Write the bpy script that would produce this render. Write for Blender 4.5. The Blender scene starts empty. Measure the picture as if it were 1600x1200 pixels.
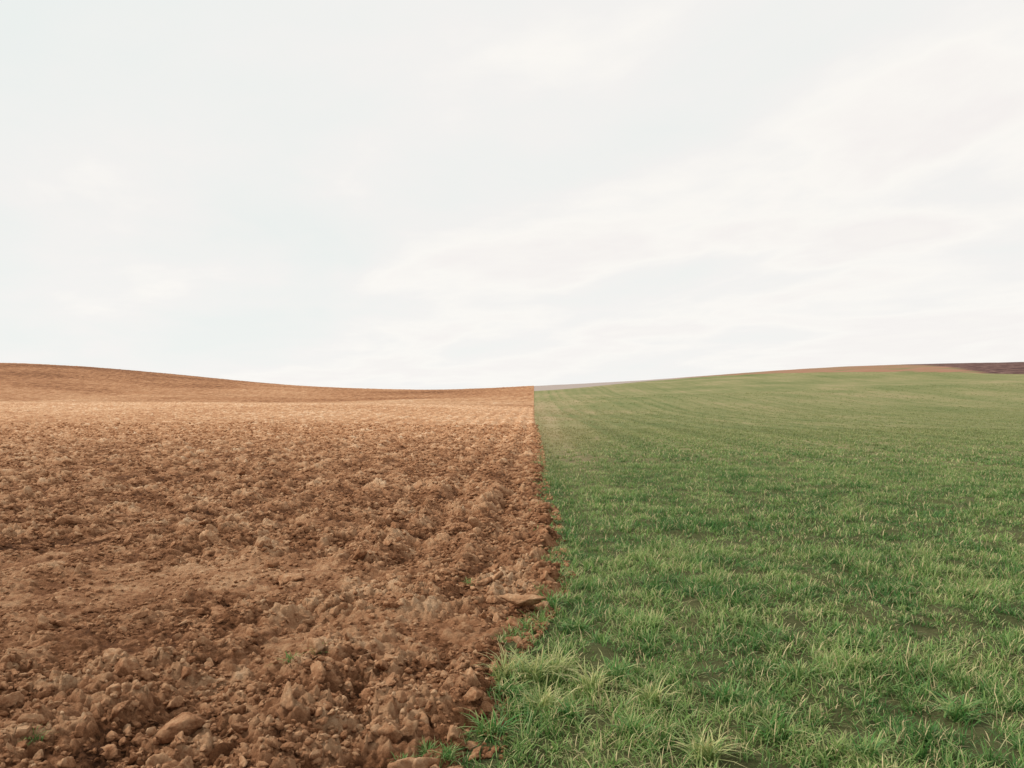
import bpy, math, random
import numpy as np
from mathutils import Vector
random.seed(4); rng=np.random.default_rng(11)
S=bpy.context.scene; C=S.collection
F=1289.0; HY=625.0; CAMH=1.6
# ---------------------------------------------------------------- noise
def h2(ix,iy,s=0):
    n=(ix.astype(np.int64)*374761393+iy.astype(np.int64)*668265263+s*1442695041)&0xffffffff
    n=((n^(n>>13))*1274126177)&0xffffffff
    n=((n^(n>>15))*2246822519)&0xffffffff
    n=n^(n>>16)
    return (n&0xffffff)/float(0xffffff)
def vn(x,y,s=0):
    x=np.asarray(x,float);y=np.asarray(y,float)
    ix=np.floor(x);iy=np.floor(y);fx=x-ix;fy=y-iy
    def g(ax,ay):
        a=h2(ix+ax,iy+ay,s)*2*np.pi
        return np.cos(a)*(fx-ax)+np.sin(a)*(fy-ay)
    u=fx**3*(fx*(fx*6-15)+10);v=fy**3*(fy*(fy*6-15)+10)
    return ((g(0,0)*(1-u)+g(1,0)*u)*(1-v)+(g(0,1)*(1-u)+g(1,1)*u)*v)*1.5
def fbm(x,y,o=4,s=0):
    t=0;a=1
    for i in range(o):
        t=t+a*vn(x*2**i+i*17.3,y*2**i-i*9.1,s+i);a*=.5
    return t
def clods(x,y,cell,s,dens=.8):
    """overlapping tilted angular lumps, in units of cell; + per-lump random"""
    X=x/cell;Y=y/cell
    ix=np.floor(X);iy=np.floor(Y)
    best=np.zeros_like(X);rid=np.zeros_like(X)
    for ax in(-1,0,1):
        for ay in(-1,0,1):
            jx=ix+ax;jy=iy+ay
            px=jx+h2(jx,jy,s);py=jy+h2(jx,jy,s+1)
            r=.30+.5*h2(jx,jy,s+2)
            a=h2(jx,jy,s+3)*np.pi
            dx=X-px;dy=Y-py
            u=(dx*np.cos(a)+dy*np.sin(a))/r;w=(-dx*np.sin(a)+dy*np.cos(a))/(r*(.55+.4*h2(jx,jy,s+4)))
            d=np.maximum(np.maximum(np.abs(u),np.abs(w)),np.abs(u*.6+w*.8)*1.05)*.88+.12*np.sqrt(u*u+w*w)
            tilt=(h2(jx,jy,s+5)-.5)*1.7*u+(h2(jx,jy,s+6)-.5)*1.7*w
            h=r*np.minimum(np.clip((1-d)*2.6,0,.75),.35+tilt*.45)
            h=np.where(h2(jx,jy,s+7)<dens,h,0)
            m=h>best
            best=np.where(m,h,best);rid=np.where(m,h2(jx,jy,s+8),rid)
    return best,rid
def sm(a,b,x):
    t=np.clip((x-a)/(b-a),0,1);return t*t*(3-2*t)
# ---------------------------------------------------------------- terrain
R=300.
_px=np.array([-400,-200,0,60,150,250,350,450,550,650,700,770,835,900,1000,1100,1200,1300,1400,1500,1600,1800,2100])
_py=np.array([572,569,568.0,569,574,583,593,602,607,609.5,609.5,607,603.5,600.5,595,587.5,580,574,571,569,567,567,571])
_cx=(_px-800)/F*R
_H=CAMH+(HY-_py)/F*R
_fx=np.linspace(_cx[0],_cx[-1],400);_fh=np.interp(_fx,_cx,_H)
k=np.hanning(19);k/=k.sum();_fh=np.convolve(np.pad(_fh,9,'edge'),k,'valid')
def wob(x): return 14*vn(x*.035,x*0+2.2,131)+6*vn(x*.11,x*0+5.2,132)
def macro(x,y):
    H=np.interp(x,_fx,_fh)
    left=sm(12,-25,x-0.027*y)
    yw=y+wob(x)*sm(40,70,y)*(1-sm(200,260,y))
    gl=sm(125,R,yw);gr=sm(70,R,y)
    g=gl*left+gr*(1-left)
    z=g*H*1.0
    z=z+left*(1.2*sm(38,96,yw)*(1-sm(110,230,yw)) - .35*sm(100,140,yw)*(1-sm(140,220,yw)))
    z=z+(1-left)*(.85*np.exp(-((y-120-.25*x)/38)**2))*sm(0,30,x)*.9
    z=z+.06*fbm(x*.12,y*.12,2,91)*sm(2,12,y)+.4*fbm(x*.018,y*.018,2,95)*sm(60,150,y)*(1-sm(220,290,y))
    z=z-sm(R+5,R+300,y)*14
    return z
_by=np.array([0,3.6,4.6,5.2,5.9,6.6,7.5,10,15.3,27.5,59,110,1000])
_bx=np.array([-.23,-.19,-.16,-.05,.11,.28,.39,.47,.54,.88,1.62,2.95,26.5])
def bnd(y):
    y=np.asarray(y,float)
    return np.interp(y,_by,_bx)+(.13*vn(y*1.1,y*0+3.3,5)+.14*vn(y*3.7,y*0+1.3,6)+.06*vn(y*11,y*0+1.3,8))*(1-sm(15,60,y)*.5)
def bsm(y): return np.interp(y,_by,_bx)
def tramp(x,y):
    q=((x+3.9)/3.3)**2+((y-6.9)/1.5)**2
    q2=((x+1.25)/1.1)**2+((y-5.5)/.5)**2
    n=fbm(x*.7,y*.9,4,33)*1.1
    return np.maximum(sm(1.7,-.2,q+n),.75*sm(1.6,0,q2+n))
def soil_detail(x,y,res=None):
    T=tramp(x,y)
    wx=x+.022*fbm(x*9,y*9,3,61);wy=y+.022*fbm(x*9+9,y*9,3,62)
    e=bsm(y)-x
    c1,r1=clods(wx,wy,.30,10,.36);c2,r2=clods(wx,wy,.145,30,.62);c3,r3=clods(wx,wy,.075,50,.82);c4,r4=clods(x,y,.034,70,.9)
    if res is None: res=0
    a3=np.clip(1.6-res/.04,0,1);a4=np.clip(1.6-res/.018,0,1)
    near=np.exp(-((e-.6)/.5)**2)
    rough=(1-.72*T)*(.95+.7*fbm(x*.5,y*.5,3,81)+.10*near)*(.55+.45*sm(0,.35,e))
    rough=np.clip(rough,.12,1.35)
    nr_=.72+.28*sm(5,11,y)
    fur=(.050*np.cos(2*np.pi*(e+.12*fbm(x*.8,y*.4,2,44))/.95)+.02*np.cos(2*np.pi*e/.42+2*fbm(x*.5,y*.3,2,45))*(1-sm(25,45,y)))*(1-.5*sm(40,80,y))*(.7+.6*np.exp(-(e/2.5)**2))
    rg=1-np.abs(fbm(x*6.5,y*6.5,4,76))
    lum=c1*.30*.52*nr_+c2*.145*.78+(c3*.075*1.0*a3)+(c4*.034*1.15*a4)
    z=lum*rough+fur*(1-.6*T)*nr_+.032*fbm(x*1.7,y*1.7,3,71)*(1-.5*T)*nr_+.022*(rg-.6)*rough+.010*fbm(x*18,y*18,3,73)+.015*near*nr_
    rid=np.where(c2*.145>c1*.14,r2,r1)
    cav_shade=(lum+.022*(rg-.6))*rough-.045*(1-.6*T)  # lump height baked into colour as shade: low gaps between clods darker
    dry_shade=.53+np.clip(cav_shade,-.1,.045)*5.6+(rid-.5)*.24+.16*fbm(x*1.2,y*1.2,3,74)+.12*T+.10*fbm(x*9,y*9,2,75)  # dryness and random tone plus the painted gap shade
    return z,dry_shade
# ---------------------------------------------------------------- mesh helpers
def mkmesh(name,co,faces_idx,sizes,attrs={},cols={},smooth=True):
    me=bpy.data.meshes.new(name)
    me.vertices.add(len(co));me.vertices.foreach_set('co',np.ascontiguousarray(co,dtype=np.float32).ravel())
    li=np.ascontiguousarray(faces_idx,dtype=np.int32).ravel()
    me.loops.add(len(li));me.loops.foreach_set('vertex_index',li)
    n=len(sizes);me.polygons.add(n)
    st=np.concatenate([[0],np.cumsum(sizes)[:-1]]).astype(np.int32)
    me.polygons.foreach_set('loop_start',st)
    me.polygons.foreach_set('use_smooth',np.full(n,smooth,dtype=bool))
    for k,v in attrs.items():
        a=me.attributes.new(k,'FLOAT','POINT');a.data.foreach_set('value',np.ascontiguousarray(v,dtype=np.float32).ravel())
    for k,v in cols.items():
        a=me.attributes.new(k,'FLOAT_COLOR','POINT')
        v4=np.ones((len(v),4),np.float32);v4[:,:3]=v;a.data.foreach_set('color',v4.ravel())
    me.update(calc_edges=True)
    return me
def grid(name,X,Y,Z,attrs={},flip=False):
    r,c=X.shape
    co=np.stack([X,Y,Z],-1).reshape(-1,3)
    i=np.arange(r*c).reshape(r,c)
    q=np.stack([i[:-1,:-1],i[:-1,1:],i[1:,1:],i[1:,:-1]],-1).reshape(-1,4)
    if flip:q=q[:,::-1]
    return mkmesh(name,co,q,np.full(len(q),4),{k:v.ravel() for k,v in attrs.items()})
def obj(name,me,mat=None,**kw):
    o=bpy.data.objects.new(name,me);C.objects.link(o)
    if mat:me.materials.append(mat)
    for k,v in kw.items():o[k]=v
    return o
# ---------------------------------------------------------------- materials
def newmat(n):
    m=bpy.data.materials.new(n);m.use_nodes=True;nt=m.node_tree;nt.nodes.clear()
    return m,nt,nt.nodes,nt.links
def math_(N,L,op,a,b=None,c=None,cl=False):
    m=N.new('ShaderNodeMath');m.operation=op;m.use_clamp=cl
    for i,v in enumerate((a,b,c)):
        if v is None:continue
        if isinstance(v,(int,float)):m.inputs[i].default_value=v
        else:L.new(v,m.inputs[i])
    return m.outputs[0]
def ramp(N,L,fac,stops):
    r=N.new('ShaderNodeValToRGB');e=r.color_ramp.elements
    while len(e)>1:e.remove(e[-1])
    e[0].position=stops[0][0];e[0].color=(*stops[0][1],1)
    for p,c in stops[1:]:
        q=e.new(p);q.color=(*c,1)
    L.new(fac,r.inputs[0]);return r.outputs[0]
def noise(N,L,vec,sc,det=4,rough=.6):
    n=N.new('ShaderNodeTexNoise');n.inputs['Scale'].default_value=sc;n.inputs['Detail'].default_value=det;n.inputs['Roughness'].default_value=rough
    L.new(vec,n.inputs['Vector']);return n.outputs['Fac']
def soil_mat(name,k=1.0,bd=.04):
    m,nt,N,L=newmat(name)
    out=N.new('ShaderNodeOutputMaterial');b=N.new('ShaderNodeBsdfPrincipled');L.new(b.outputs[0],out.inputs[0])
    b.inputs['Roughness'].default_value=.95;b.inputs['Specular IOR Level'].default_value=.1
    p=N.new('ShaderNodeNewGeometry').outputs['Position']
    d=N.new('ShaderNodeAttribute');d.attribute_name='dry_shade'  # low values also carry the shade painted between clods
    f=N.new('ShaderNodeAttribute');f.attribute_name='far'
    n1=noise(N,L,p,22*k,5,.65);n2=noise(N,L,p,130*k,4,.7)
    v=math_(N,L,'ADD',d.outputs['Fac'],math_(N,L,'MULTIPLY',math_(N,L,'SUBTRACT',n1,.5),.75))
    v=math_(N,L,'ADD',v,math_(N,L,'MULTIPLY',math_(N,L,'SUBTRACT',n2,.5),.5))
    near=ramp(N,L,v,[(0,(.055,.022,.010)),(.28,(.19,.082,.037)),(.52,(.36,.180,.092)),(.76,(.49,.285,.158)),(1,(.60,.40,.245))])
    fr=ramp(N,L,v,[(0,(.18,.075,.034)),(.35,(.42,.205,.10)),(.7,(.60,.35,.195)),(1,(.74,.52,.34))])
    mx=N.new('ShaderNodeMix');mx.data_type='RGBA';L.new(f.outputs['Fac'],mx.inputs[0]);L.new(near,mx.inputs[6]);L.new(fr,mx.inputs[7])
    L.new(mx.outputs[2],b.inputs['Base Color'])
    n3=noise(N,L,p,34*k,7,.72);n4=noise(N,L,p,260*k,3,.6)
    vo=N.new('ShaderNodeTexVoronoi');vo.inputs['Scale'].default_value=38*k;L.new(p,vo.inputs['Vector'])
    bh=math_(N,L,'ADD',n3,math_(N,L,'MULTIPLY',n4,.25))
    bh=math_(N,L,'SUBTRACT',bh,math_(N,L,'MULTIPLY',vo.outputs['Distance'],.4))
    bp=N.new('ShaderNodeBump');bp.inputs['Strength'].default_value=.9;bp.inputs['Distance'].default_value=bd
    L.new(bh,bp.inputs['Height']);L.new(bp.outputs[0],b.inputs['Normal'])
    return m
M_soil=soil_mat('ploughed_soil')
M_clod=soil_mat('clod_soil',1,.024)
# ---------------------------------------------------------------- ploughed field mesh
ys=[.8]
while ys[-1]<118: ys.append(ys[-1]*(1+1/370.)+ .0010)
ys=np.array(ys);nc=740
t=np.linspace(0,1,nc)**1.15
Yg=ys[:,None]+0*t[None,:]
W=ys*.78+3.0
Xg=bsm(ys)[:,None]+.35-t[None,:]*(W[:,None]+.35)
jag=(bnd(ys)-bsm(ys))[:,None]
res=Yg/340.
zd,dry_shade=soil_detail(Xg,Yg,res)
e=(bsm(ys)[:,None]+jag)-Xg
fadeE=sm(-.18,.20,e)
Z=macro(Xg,Yg)+(zd+.02)*fadeE-(1-fadeE)*.10 -sm(105,118,Yg)*.3
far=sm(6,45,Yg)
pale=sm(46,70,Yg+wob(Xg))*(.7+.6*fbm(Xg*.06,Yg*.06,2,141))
dry_shade=dry_shade+.06*sm(10,40,Yg)+.20*pale-.05*sm(5,3,Yg)
obj('ploughed_field',grid('ploughed_field',Xg,Yg,Z,{'dry_shade':dry_shade,'far':far},flip=True),M_soil,kind='structure',label='rough ploughed brown soil field with broken clods')
ys2=np.concatenate([np.geomspace(104,330,420),np.linspace(335,1200,40)])
t2=np.linspace(0,1,620)
Y2=ys2[:,None]+0*t2;X2=bsm(ys2)[:,None]-t2*(ys2[:,None]*.80+10)
c1,r1=clods(X2,Y2,1.0,10,.8)
Z2=macro(X2,Y2)+.20*c1+.07*fbm(X2*.8,Y2*.8,3,23)-.35*sm(112,104,Y2)
hillup=sm(4.0,11,Z2)
d2=.54+.5*(c1-.2)*.7+.22*fbm(X2*.9,Y2*.35,4,24)+.26*fbm(X2*.02,Y2*.03,3,29)-.15*sm(140,230,Y2)-.16*hillup+.16*sm(170,115,Y2)
M_hill=soil_mat('hill_soil',1/14,.4)
obj('hill',grid('hill',X2,Y2,Z2,{'dry_shade':d2,'far':1+0*d2},flip=True),M_hill,kind='structure',label='bare orange brown ploughed hillside')
# ---------------------------------------------------------------- grass field ground
def rowlines(x,y): return np.cos(2*np.pi*(x-bsm(y)+.10*fbm(x*.15,y*.05,2,9))/.62)
def tramline(x,y):
    e=x-bsm(y)
    q=np.minimum(np.abs(np.mod(e-3.2,12)-0),np.abs(np.mod(e-5.0,12)-0))
    return np.exp(-(q/.25)**2)
def broadrow(x,y): return np.cos(2*np.pi*(x-bsm(y)+.5*fbm(x*.08,y*.02,2,19))/1.9)+.6*np.cos(2*np.pi*(x-bsm(y))/4.3+1)
tm=np.linspace(0,1,420)**1.1
slope=.027+tm*.95
topx=np.array([835,870,900,1000,1100,1200,1300,1400,1500,1600,2100])
topy=np.array([611,609,606.5,596.5,588.8,584,582,582,583.5,586,593])
def Yend(sl):
    yy=np.linspace(120,R,400)
    out=[]
    for s in sl:
        tp=np.interp(800+F*s,topx,topy)
        xx=s*yy;p=HY-(macro(xx,yy)-CAMH)/yy*F
        k=np.where(p<=tp)[0]
        out.append(yy[k[0]] if len(k) else R-6)
    out=np.array(out);kk=np.hanning(9);kk/=kk.sum()
    return np.convolve(np.pad(out,4,'edge'),kk,'valid')
YE=Yend(slope)
nr=800
v=np.linspace(0,1,nr)[:,None]
Yr=.8*(YE[None,:]/.8)**v
Xr=bsm(Yr)-.35+tm[None,:]*(Yr*.95+6)
eg=Xr-(bnd(Yr))
Zr=macro(Xr,Yr)+.03*fbm(Xr*2,Yr*2,3,7)*(1-sm(30,80,Yr))+.012*rowlines(Xr,Yr)*(1-sm(20,60,Yr))-.14*sm(.05,-.25,eg)
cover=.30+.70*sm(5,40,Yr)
def edge_brown(x,y):
    e=x-bnd(y);return np.exp(-(e/(.4+.06*y))**2)*sm(10,35,y)*(1-.6*sm(90,200,y))
yel=.55+.20*fbm(Xr*.09,Yr*.05,3,55)+.26*edge_brown(Xr,Yr)+.10*sm(40,130,Yr)
rows=broadrow(Xr,Yr)*.45*(1-.4*sm(40,110,Yr))+.5+1.3*tramline(Xr,Yr)
def grass_ground():
    m,nt,N,L=newmat('grass_ground')
    out=N.new('ShaderNodeOutputMaterial');b=N.new('ShaderNodeBsdfPrincipled');L.new(b.outputs[0],out.inputs[0])
    b.inputs['Roughness'].default_value=.95;b.inputs['Specular IOR Level'].default_value=.1
    p=N.new('ShaderNodeNewGeometry').outputs['Position']
    cv=N.new('ShaderNodeAttribute');cv.attribute_name='cover'
    ye=N.new('ShaderNodeAttribute');ye.attribute_name='yellow'
    rw=N.new('ShaderNodeAttribute');rw.attribute_name='rows'
    n1=noise(N,L,p,1.7,5,.7);n2=noise(N,L,p,18,5,.7)
    mp=N.new('ShaderNodeMapping');mp.inputs['Scale'].default_value=(1.3,.12,1);L.new(p,mp.inputs[0])
    n3=noise(N,L,mp.outputs[0],1.6,4,.6)
    vv=math_(N,L,'ADD',ye.outputs['Fac'],math_(N,L,'MULTIPLY',math_(N,L,'SUBTRACT',n1,.5),.6))
    vv=math_(N,L,'ADD',vv,math_(N,L,'MULTIPLY',math_(N,L,'SUBTRACT',n3,.5),.35))
    vv=math_(N,L,'SUBTRACT',vv,math_(N,L,'MULTIPLY',math_(N,L,'SUBTRACT',rw.outputs['Fac'],.5),.18))
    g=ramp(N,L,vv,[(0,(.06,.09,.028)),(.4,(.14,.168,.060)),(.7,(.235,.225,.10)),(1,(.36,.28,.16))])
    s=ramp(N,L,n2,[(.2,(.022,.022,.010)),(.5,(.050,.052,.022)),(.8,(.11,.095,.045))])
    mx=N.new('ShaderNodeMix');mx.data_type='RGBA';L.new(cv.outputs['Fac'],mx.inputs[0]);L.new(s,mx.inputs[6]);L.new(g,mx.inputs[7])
    L.new(mx.outputs[2],b.inputs['Base Color'])
    bp=N.new('ShaderNodeBump');bp.inputs['Strength'].default_value=.8;bp.inputs['Distance'].default_value=.10
    L.new(noise(N,L,p,5,7,.8),bp.inputs['Height']);L.new(bp.outputs[0],b.inputs['Normal'])
    return m
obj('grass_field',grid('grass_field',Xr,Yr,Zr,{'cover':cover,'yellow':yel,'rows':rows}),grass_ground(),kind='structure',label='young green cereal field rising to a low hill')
v3=np.linspace(0,1,200)[:,None]**1.6
Yf=(YE[None,:]-1.5)+(1200-YE[None,:])*v3
Xf=bsm(Yf)+tm[None,:]*(Yf*.95+6)
Zf=macro(Xf,Yf)-.03-.15*sm(2,0,Yf-YE[None,:])
def distant_mat():
    m,nt,N,L=newmat('distant_soil')
    out=N.new('ShaderNodeOutputMaterial');b=N.new('ShaderNodeBsdfPrincipled');L.new(b.outputs[0],out.inputs[0])
    b.inputs['Roughness'].default_value=1;b.inputs['Specular IOR Level'].default_value=.05
    p=N.new('ShaderNodeNewGeometry').outputs['Position']
    pu=N.new('ShaderNodeAttribute');pu.attribute_name='dark_soil'
    pm=N.new('ShaderNodeAttribute');pm.attribute_name='mauve'
    mp=N.new('ShaderNodeMapping');mp.inputs['Scale'].default_value=(.02,.22,1);mp.inputs['Rotation'].default_value=(0,0,.12);L.new(p,mp.inputs[0])
    n=noise(N,L,mp.outputs[0],1,4,.6)
    a=ramp(N,L,n,[(.38,(.19,.18,.085)),(.47,(.33,.185,.12)),(.57,(.30,.155,.10)),(.66,(.22,.20,.10))])
    mx=N.new('ShaderNodeMix');mx.data_type='RGBA';L.new(pu.outputs['Fac'],mx.inputs[0]);L.new(a,mx.inputs[6])
    L.new(ramp(N,L,noise(N,L,p,.35,5,.75),[(.38,(.07,.038,.035)),(.5,(.12,.066,.058)),(.62,(.21,.13,.11))]),mx.inputs[7])
    m2=N.new('ShaderNodeMix');m2.data_type='RGBA';L.new(pm.outputs['Fac'],m2.inputs[0]);L.new(mx.outputs[2],m2.inputs[6]);m2.inputs[7].default_value=(.36,.30,.27,1)
    L.new(m2.outputs[2],b.inputs['Base Color']);return m
mau=1-sm(45,70,Xf)
drk=sm(-6,6,Yf+2.5*fbm(Xf*.08,Yf*.08,3,222)-(292-(Xf/Yf-.43)*620))
obj('distant_field',grid('distant_field',Xf,Yf,Zf,{'mauve':mau,'dark_soil':drk}),distant_mat(),kind='structure',label='distant bare brown and mauve field on the rise')
# ---------------------------------------------------------------- grass blades
def blades(P,az,Ln,wd,lean,droop,c0,c1,seg=3):
    n=len(P)
    ts=[0,.38,.72,1.] if seg==3 else ([0,.55,1.] if seg==2 else [0,1.])
    dx=np.cos(az);dy=np.sin(az)
    ra=az+np.pi/2+rng.normal(0,.5,n)
    wx=np.cos(ra);wy=np.sin(ra)
    vs=[];cs=[]
    for t in ts:
        out=Ln*(np.sin(lean)*t+droop*.75*t*t)
        up=Ln*(np.cos(lean)*t-droop*.62*t**2.4)
        ctr=P+np.stack([dx*out,dy*out,np.maximum(up,-.0)],-1)
        w=wd*(1-.55*t)*(.75 if t==0 else 1)*.5
        cc=c0+(c1-c0)*(t**1.5)
        if t<1:
            o=np.stack([wx*w,wy*w,0*w],-1)
            vs+= [ctr-o,ctr+o];cs+=[cc,cc]
        else: vs.append(ctr);cs.append(cc)
    V=np.stack(vs,1).astype(np.float32);K=np.stack(cs,1).astype(np.float32);m=V.shape[1]
    tr=np.array({3:[[0,1,3],[0,3,2],[2,3,5],[2,5,4],[4,5,6]],2:[[0,1,3],[0,3,2],[2,3,4]],1:[[0,1,2]]}[seg])
    Fc=(np.arange(n)[:,None,None]*m+tr[None]).reshape(-1,3)
    return V.reshape(-1,3),K.reshape(-1,3),Fc
G_dark=np.array([.034,.115,.026]);G_mid=np.array([.105,.262,.058]);G_lite=np.array([.36,.47,.14]);G_straw=np.array([.76,.62,.34])
def mixc(a,b,t): return a+(b-a)*t[:,None]
allV=[];allK=[];allF=[];off=0
def region(y0,y1,dens,nb,seg,L0,wscale,spr):
    global off
    A=(y1-y0)*((y1*.68+1.5))
    n=int(A*dens)
    y=rng.uniform(y0,y1,n);x=bsm(y)-.2+rng.uniform(0,1,n)*(y1*.68+1.5)
    k=(x-bsm(y)<y*.66+1.5)
    x=x[k];y=y[k]
    e=x-bnd(y)
    amp=.85*(1-.5*sm(8,16,y))
    pt=.76+amp*fbm(x*2.6,y*2.6,3,101)+.22*rowlines(x,y)*sm(5,9,y)
    pt=np.maximum(pt,.28)*sm(-.10,.06,e)
    pt=pt*(1-.40*edge_brown(x,y))*(1-.7*tramline(x,y)*sm(8,16,y))*(1+.18*broadrow(x,y)*sm(10,25,y)*(1-.6*sm(40,100,y)))
    k=rng.uniform(0,1,len(x))<pt
    x=x[k];y=y[k];nt_=len(x)
    lush=np.clip(.5+.9*fbm(x*.9,y*.9,3,103),0,1)
    z=macro(x,y)+.03*fbm(x*2,y*2,3,7)-.015
    ti=np.repeat(np.arange(nt_),nb);n=len(ti)
    sp=spr+.0006*y[ti]
    P=np.stack([x[ti]+rng.normal(0,1,n)*sp,y[ti]+rng.normal(0,1,n)*sp,z[ti]],-1)
    az=rng.uniform(0,2*np.pi,n)
    Ln=L0*rng.uniform(.5,1.25,n)*(.7+.5*lush[ti])*(.75+.5*rng.uniform(0,1,nt_))[ti]
    wd=rng.uniform(.7,1.2,n)*wscale
    lean=np.abs(rng.normal(.38,.35,n));droop=rng.uniform(.1,.8,n)
    ax_=1-.4*sm(8,16,y)
    pa=np.clip(.44-.85*ax_*fbm(x*1.1,y*1.1,3,107)+.15*fbm(x*.2,y*.5,2,108)+.22*sm(15,60,y)-.12*broadrow(x,y)*sm(8,20,y)+rng.normal(0,.18,nt_),0,1)
    eb=edge_brown(x,y)
    pale=np.clip(pa[ti]+rng.normal(0,.2,n),0,1)
    c0=mixc(np.broadcast_to(G_dark,(n,3)),G_mid,pale)
    c1=mixc(np.broadcast_to(G_mid,(n,3)),G_lite,np.clip(pale*1.4,0,1))
    straw=(rng.uniform(0,1,n)<(.13+.42*pale**1.5))
    c1=np.where(straw[:,None],mixc(c1,G_straw,rng.uniform(.4,1,n)),c1)
    dead=(rng.uniform(0,1,n)<.08)
    c0=np.where(dead[:,None],G_straw*.75,c0);c1=np.where(dead[:,None],G_straw,c1)
    oliv=np.array([.27,.275,.12])*(1-.10*broadrow(P[:,0],P[:,1])[:,None]);ff=.78*sm(11,50,P[:,1])
    c0=c0+(oliv*.85-c0)*ff[:,None];c1=c1+(oliv*1.35-c1)*ff[:,None]
    br=np.array([.42,.32,.175]);ff=.7*eb[ti]
    c0=mixc(c0,br*.8,ff);c1=mixc(c1,br*1.2,ff)
    V,K,Fc=blades(P,az,Ln,wd,lean,droop,c0,c1,seg)
    allV.append(V);allK.append(K);allF.append(Fc+off);off+=len(V)
region(2.2,5,370,15,3,.108,.0068,.019)
region(5,9,310,12,3,.108,.0082,.021)
region(9,20,150,9,2,.108,.0132,.032)
region(20,45,42,7,2,.115,.028,.035)
region(45,100,8,6,1,.12,.065,.035)
region(100,160,1.6,5,1,.14,.12,.035)
def grass_mat():
    m,nt,N,L=newmat('grass_blade')
    out=N.new('ShaderNodeOutputMaterial');b=N.new('ShaderNodeBsdfPrincipled')
    b.inputs['Roughness'].default_value=.5;b.inputs['Specular IOR Level'].default_value=.25
    a=N.new('ShaderNodeAttribute');a.attribute_name='tint'
    L.new(a.outputs['Color'],b.inputs['Base Color'])
    tr=N.new('ShaderNodeBsdfTranslucent');L.new(a.outputs['Color'],tr.inputs[0])
    ms=N.new('ShaderNodeMixShader');ms.inputs[0].default_value=.33
    L.new(b.outputs[0],ms.inputs[1]);L.new(tr.outputs[0],ms.inputs[2]);L.new(ms.outputs[0],out.inputs[0]);return m
M_grass=grass_mat()
V=np.concatenate(allV);K=np.concatenate(allK);Fc=np.concatenate(allF)
print('blade verts',len(V))
obj('grass',mkmesh('grass',V,Fc,np.full(len(Fc),3),cols={'tint':K},smooth=False),M_grass,kind='stuff',label='dense young green grass blades over the field')
def tuft_mesh(i,n,L0,straw):
    P=np.stack([rng.normal(0,.026,n),rng.normal(0,.026,n),np.full(n,-.01)],-1)
    az=rng.uniform(0,2*np.pi,n)
    pale=np.clip(rng.normal(straw,.28,n),0,1)
    c0=mixc(np.broadcast_to(G_dark*1.4,(n,3)),G_lite*.9,pale);c1=mixc(np.broadcast_to(G_mid*1.3,(n,3)),G_straw,np.clip(pale*1.25,0,1))
    V,K,Fc=blades(P,az,L0*rng.uniform(.45,1.25,n),rng.uniform(.006,.011,n),np.abs(rng.normal(.45,.35,n)),rng.uniform(.2,.9,n),c0,c1,3)
    me=mkmesh('grass_tuft',V,Fc,np.full(len(Fc),3),cols={'tint':K},smooth=False);me.materials.append(M_grass);return me
def W2(px,py):
    d=CAMH*F/(py-HY);return (px-800)/F*d,d
def gz(x,y):
    x=np.array([float(x)]);y=np.array([float(y)]);return float(macro(x,y)[0])
tm1=[tuft_mesh(i,95,.185,.72) for i in range(4)];tm2=[tuft_mesh(i,80,.15,.15) for i in range(4)]
def place(name,me,x,y,z,rot,sc,**kw):
    o=bpy.data.objects.new(name,me);C.objects.link(o);o.location=(x,y,z);o.rotation_euler=rot;o.scale=sc if isinstance(sc,tuple) else (sc,)*3
    for k,v in kw.items():o[k]=v
    return o
pts=[(850,1110,1),(800,1085,0),(925,1080,1),(890,1120,0),(1020,1100,1),(1100,1185,1),(960,1060,0),(835,1060,1),(790,1060,1),(1130,1095,0),(1210,1150,0),(870,1050,1),(905,985,0),(1350,1180,0),(990,1150,0),(1490,1120,0),(1240,1060,0),(770,1150,0),(860,950,0),(870,905,0)]
for i,(a,b_,s) in enumerate(pts):
    x,y=W2(a,b_)
    place('grass_tuft',(tm1 if s else tm2)[i%4],x,y,gz(x,y)+.015,(0,0,i*1.3),random.uniform(.9,1.2),category='grass tuft',group='grass tufts along the field edge',
      label='pale yellowish tuft of grass at the field edge' if s else 'green tuft of grass at the field edge')
wp=[(650,1188),(672,1180),(455,1050),(500,1045),(735,920),(828,800),(845,935),(60,1180),(700,1195),(630,1195)]
for i,(a,b_) in enumerate(wp):
    x,y=W2(a,b_)
    zz=float(soil_detail(np.array([x]),np.array([y]))[0][0])
    place('weed',tm2[i%3],x,y,gz(x,y)+zz,(0,0,i*2.1),random.uniform(.4,.65),category='weed',group='weeds in the ploughed soil',label='small green weed sprouting from bare brown soil')
# ---------------------------------------------------------------- soil clods
import bmesh
def clod_geo(sub,seed,rough=1.):
    r=np.random.default_rng(seed)
    bm=bmesh.new();bmesh.ops.create_icosphere(bm,subdivisions=sub,radius=1)
    v=np.array([q.co[:] for q in bm.verts]);f=np.array([[w.index for w in q.verts] for q in bm.faces]);bm.free()
    np_=r.integers(6,10);nn=r.normal(size=(np_,3));nn/=np.linalg.norm(nn,axis=1)[:,None];dd=r.uniform(.35,.9,np_)
    dot=v@nn.T
    rad=np.min(np.where(dot>.05,dd[None]/np.maximum(dot,.05),9),axis=1);rad=np.minimum(rad,1.3)
    a=v*2.0+seed
    rad=rad*(1+rough*(.11*fbm(a[:,0]+a[:,2]*.7,a[:,1]+a[:,2]*.9,3,seed)+.09*fbm(v[:,0]*6+v[:,2]*3,v[:,1]*6-v[:,2]*4,3,seed+5)))
    v=v*rad[:,None]*np.array([1,r.uniform(.5,.95),r.uniform(.5,.85)])
    return v,f
big=[]
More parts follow.
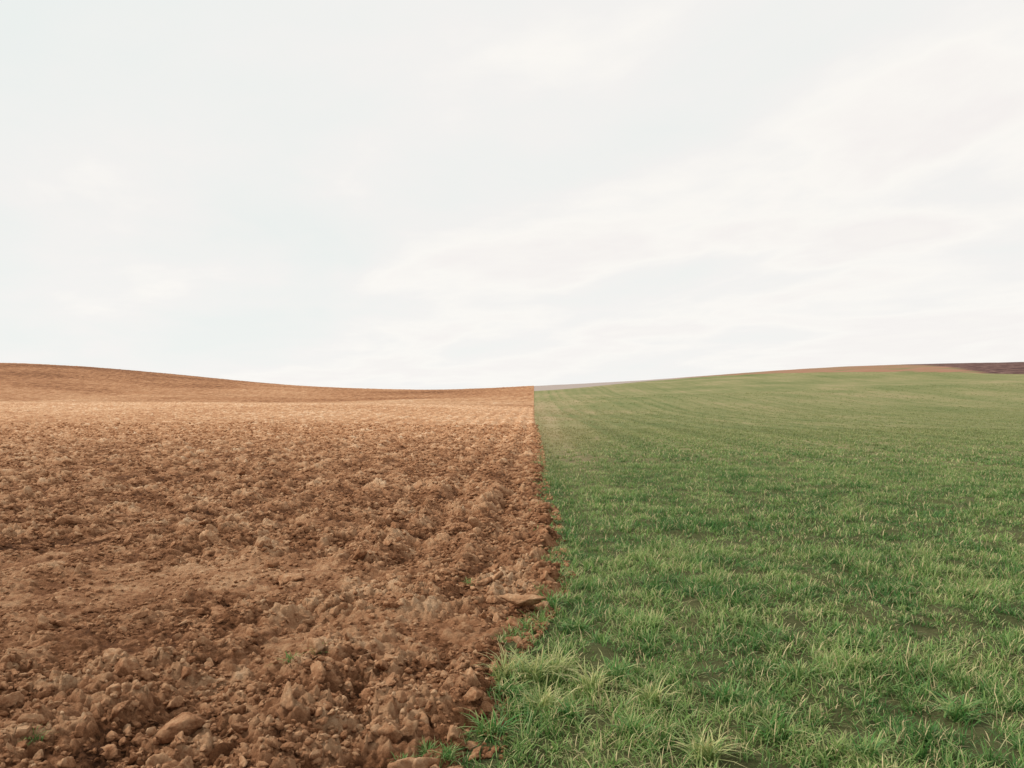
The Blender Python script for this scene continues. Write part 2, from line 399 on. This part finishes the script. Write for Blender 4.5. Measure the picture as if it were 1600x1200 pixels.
for i in range(16):
    v,f=clod_geo(4,100+i,1.1)
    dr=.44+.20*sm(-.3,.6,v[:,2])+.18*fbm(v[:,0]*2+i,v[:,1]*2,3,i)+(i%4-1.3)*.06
    me=mkmesh('soil_clod',v,f,np.full(len(f),3),{'dry_shade':dr,'far':0*dr});me.materials.append(M_clod);big.append(me)
def surf(x,y):
    x=np.asarray(x,float);y=np.asarray(y,float)
    e=bnd(y)-x;f=sm(-.18,.20,e)
    soil=macro(x,y)+(soil_detail(x,y,y/340.)[0]+.02)*f-(1-f)*.10
    return np.where(e<.05,np.maximum(soil,macro(x,y)+.005),soil)
hero=[(575,1098,.085),(280,1165,.10),(55,1128,.10),(810,962,.13),(565,888,.11),(115,832,.15),(458,915,.10),(330,858,.11),(350,960,.07),(400,1085,.06),(500,1090,.065),(710,1165,.07),(190,1145,.06),(740,1120,.06),(625,1120,.055),(130,1100,.05),(375,745,.17),(455,772,.16),(700,1100,.06),(545,1020,.05),(770,900,.08),(850,845,.09),(835,875,.09),(690,855,.10),(640,700,.19),(615,1170,.06),(660,1140,.05),(450,1150,.06),(380,1175,.05),(230,1080,.05)]
items=[]
for (a,b_,s) in hero:
    x,y=W2(a,b_);items.append((x,y,s,1))
while len(items)<300:
    y=3.1*(12/3.1)**random.random();x=bsm(np.array([y]))[0]-abs(random.random())**1.1*(y*.64+.3)
    x=float(x)+.08
    T=float(tramp(np.array([x]),np.array([y]))[0])
    if random.random()<T*.85: continue
    s=min(.11,.018+random.expovariate(1/.014)+.0032*y)
    items.append((x,y,s,0))
zs=surf([i[0] for i in items],[i[1] for i in items])
for i,((x,y,s,h),z) in enumerate(zip(items,zs)):
    flat=(i==3)
    if flat:z=z+.05
    place('soil_clod',big[i%16],x,y,float(z)+s*((.24 if h else .14) if not flat else .2),(random.uniform(-.6,.6)*(0.2 if flat else 1),random.uniform(-.6,.6)*(.2 if flat else 1),random.uniform(0,6.28) if not flat else 0),
      (s*1.2,s*.9,s*.6) if flat else (s,s*random.uniform(.8,1.1),s*random.uniform(.8,1.15)),category='soil clod',group='clods of ploughed soil',
      label='flat slab of dried brown soil at the grass edge' if flat else ('large angular clod of dried brown soil' if s>.08 else 'small crumbly clod of brown soil'))
lib=[clod_geo(2,300+i,1.5) for i in range(16)]
n=60000
y=2.6*(50/2.6)**rng.uniform(0,1,n);x=bsm(y)+.15-rng.uniform(0,1,n)**1.15*(y*.68+.6)
T=tramp(x,y);cl=.6+1.0*fbm(x*1.6,y*1.6,3,201)
k=(rng.uniform(0,1,n)<cl*(1-.55*T))
x=x[k];y=y[k];T=T[k];n=len(x);s=np.minimum(.0035+rng.exponential(.0062,n)*(1-.5*T)+.0019*y,.085)
z=surf(x,y)
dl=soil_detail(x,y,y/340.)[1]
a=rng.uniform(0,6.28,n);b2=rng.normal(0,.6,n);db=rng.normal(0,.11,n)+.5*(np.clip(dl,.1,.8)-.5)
VV=[];FF=[];DD=[];NN=[];o_=0
for j in range(16):
    v,f=lib[j];I=np.arange(j,n,16);m=len(I)
    ca,sa,cb,sb=np.cos(a[I]),np.sin(a[I]),np.cos(b2[I]),np.sin(b2[I])
    vx=v[None,:,0]+0*ca[:,None];vy=v[None,:,1]*cb[:,None]-v[None,:,2]*sb[:,None];vz=v[None,:,1]*sb[:,None]+v[None,:,2]*cb[:,None]
    X_=vx*ca[:,None]-vy*sa[:,None];Y_=vx*sa[:,None]+vy*ca[:,None]
    P=np.stack([X_*s[I,None]+x[I,None],Y_*s[I,None]+y[I,None],vz*s[I,None]+z[I,None]+s[I,None]*.12],-1)
    VV.append(P.reshape(-1,3));FF.append((f[None]+(np.arange(m)*len(v))[:,None,None]+o_).reshape(-1,3));o_+=m*len(v)
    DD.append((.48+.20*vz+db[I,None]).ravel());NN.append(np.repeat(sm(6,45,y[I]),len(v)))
VV=np.concatenate(VV);FF=np.concatenate(FF)
obj('soil_crumbs',mkmesh('soil_crumbs',VV,FF,np.full(len(FF),3),{'dry_shade':np.concatenate(DD),'far':np.concatenate(NN)},smooth=False),M_clod,kind='stuff',label='small crumbs of broken brown soil over the ploughed field')
# ---------------------------------------------------------------- light, sky
SE=math.radians(38);SAZ=math.radians(-82)
sd=Vector((math.sin(SAZ)*math.cos(SE),math.cos(SAZ)*math.cos(SE),math.sin(SE)))
sl=bpy.data.lights.new('sun','SUN');sl.energy=3.1;sl.angle=math.radians(2.5);sl.color=(1,.93,.83)
so=bpy.data.objects.new('sun',sl);C.objects.link(so);so.rotation_euler=(-sd).to_track_quat('-Z','Y').to_euler();so.location=(-20,5,30)
w=bpy.data.worlds.new('World');S.world=w;w.use_nodes=True;nt=w.node_tree;N=nt.nodes;L=nt.links;N.clear()
out=N.new('ShaderNodeOutputWorld')
sky=N.new('ShaderNodeTexSky');sky.sky_type='NISHITA';sky.sun_disc=False;sky.sun_elevation=SE;sky.sun_rotation=SAZ
b1=N.new('ShaderNodeBackground');b1.inputs[1].default_value=.11;L.new(sky.outputs[0],b1.inputs[0])
tc=N.new('ShaderNodeTexCoord').outputs['Generated']
sp=N.new('ShaderNodeSeparateXYZ');L.new(tc,sp.inputs[0])
zz=math_(N,L,'ADD',math_(N,L,'MAXIMUM',sp.outputs[2],0.0),.13)
cx=math_(N,L,'DIVIDE',sp.outputs[0],zz);cy=math_(N,L,'DIVIDE',sp.outputs[1],zz)
cb=N.new('ShaderNodeCombineXYZ');L.new(cx,cb.inputs[0]);L.new(cy,cb.inputs[1])
m0=N.new('ShaderNodeMapping');m0.inputs['Rotation'].default_value=(0,0,math.radians(-28));L.new(cb.outputs[0],m0.inputs[0])
mp=N.new('ShaderNodeMapping');mp.inputs['Scale'].default_value=(1.2,.66,1);mp.inputs['Location'].default_value=(1.3,.4,0)
L.new(m0.outputs[0],mp.inputs[0])
na=N.new('ShaderNodeTexNoise');na.inputs['Scale'].default_value=1.0;na.inputs['Detail'].default_value=8;na.inputs['Roughness'].default_value=.52;na.inputs['Distortion'].default_value=.4;L.new(mp.outputs[0],na.inputs['Vector'])
nb=noise(N,L,cb.outputs[0],1.1,7,.55)
s0=N.new('ShaderNodeSeparateXYZ');L.new(m0.outputs[0],s0.inputs[0])
side=math_(N,L,'MAXIMUM',math_(N,L,'MINIMUM',math_(N,L,'MULTIPLY',math_(N,L,'SUBTRACT',s0.outputs[0],1.1),.20),.10),-.09)
fac=math_(N,L,'ADD',math_(N,L,'ADD',math_(N,L,'MULTIPLY',na.outputs['Fac'],.85),math_(N,L,'MULTIPLY',math_(N,L,'SUBTRACT',nb,.38),.55)),side)
cc=ramp(N,L,fac,[(.26,(.84,.875,.855)),(.42,(.88,.885,.865)),(.51,(.905,.89,.870)),(.60,(.965,.94,.90)),(.70,(.92,.885,.862)),(.84,(.965,.935,.89))])
hz=ramp(N,L,sp.outputs[2],[(0,(1,1,1)),(.04,(.8,.8,.8)),(.20,(0,0,0))])
mxh=N.new('ShaderNodeMix');mxh.data_type='RGBA';mxh.inputs[7].default_value=(.97,.965,.945,1)
L.new(math_(N,L,'MULTIPLY',hz,.35),mxh.inputs[0]);L.new(cc,mxh.inputs[6])
b2=N.new('ShaderNodeBackground');b2.inputs[1].default_value=1.0;L.new(mxh.outputs[2],b2.inputs[0])
ms=N.new('ShaderNodeMixShader');ms.inputs[0].default_value=.99
L.new(b1.outputs[0],ms.inputs[1]);L.new(b2.outputs[0],ms.inputs[2]);L.new(ms.outputs[0],out.inputs[0])
# ---------------------------------------------------------------- camera
cam=bpy.data.cameras.new('camera');cam.lens=36*F/1600;cam.sensor_width=36;cam.clip_end=5000;cam.clip_start=.05
co=bpy.data.objects.new('camera',cam);C.objects.link(co);co.location=(0,0,CAMH)
co.rotation_euler=(math.radians(90)+math.atan((HY-600)/F),0,0);S.camera=co
S.view_settings.view_transform='Standard';S.view_settings.look='None';S.view_settings.exposure=0
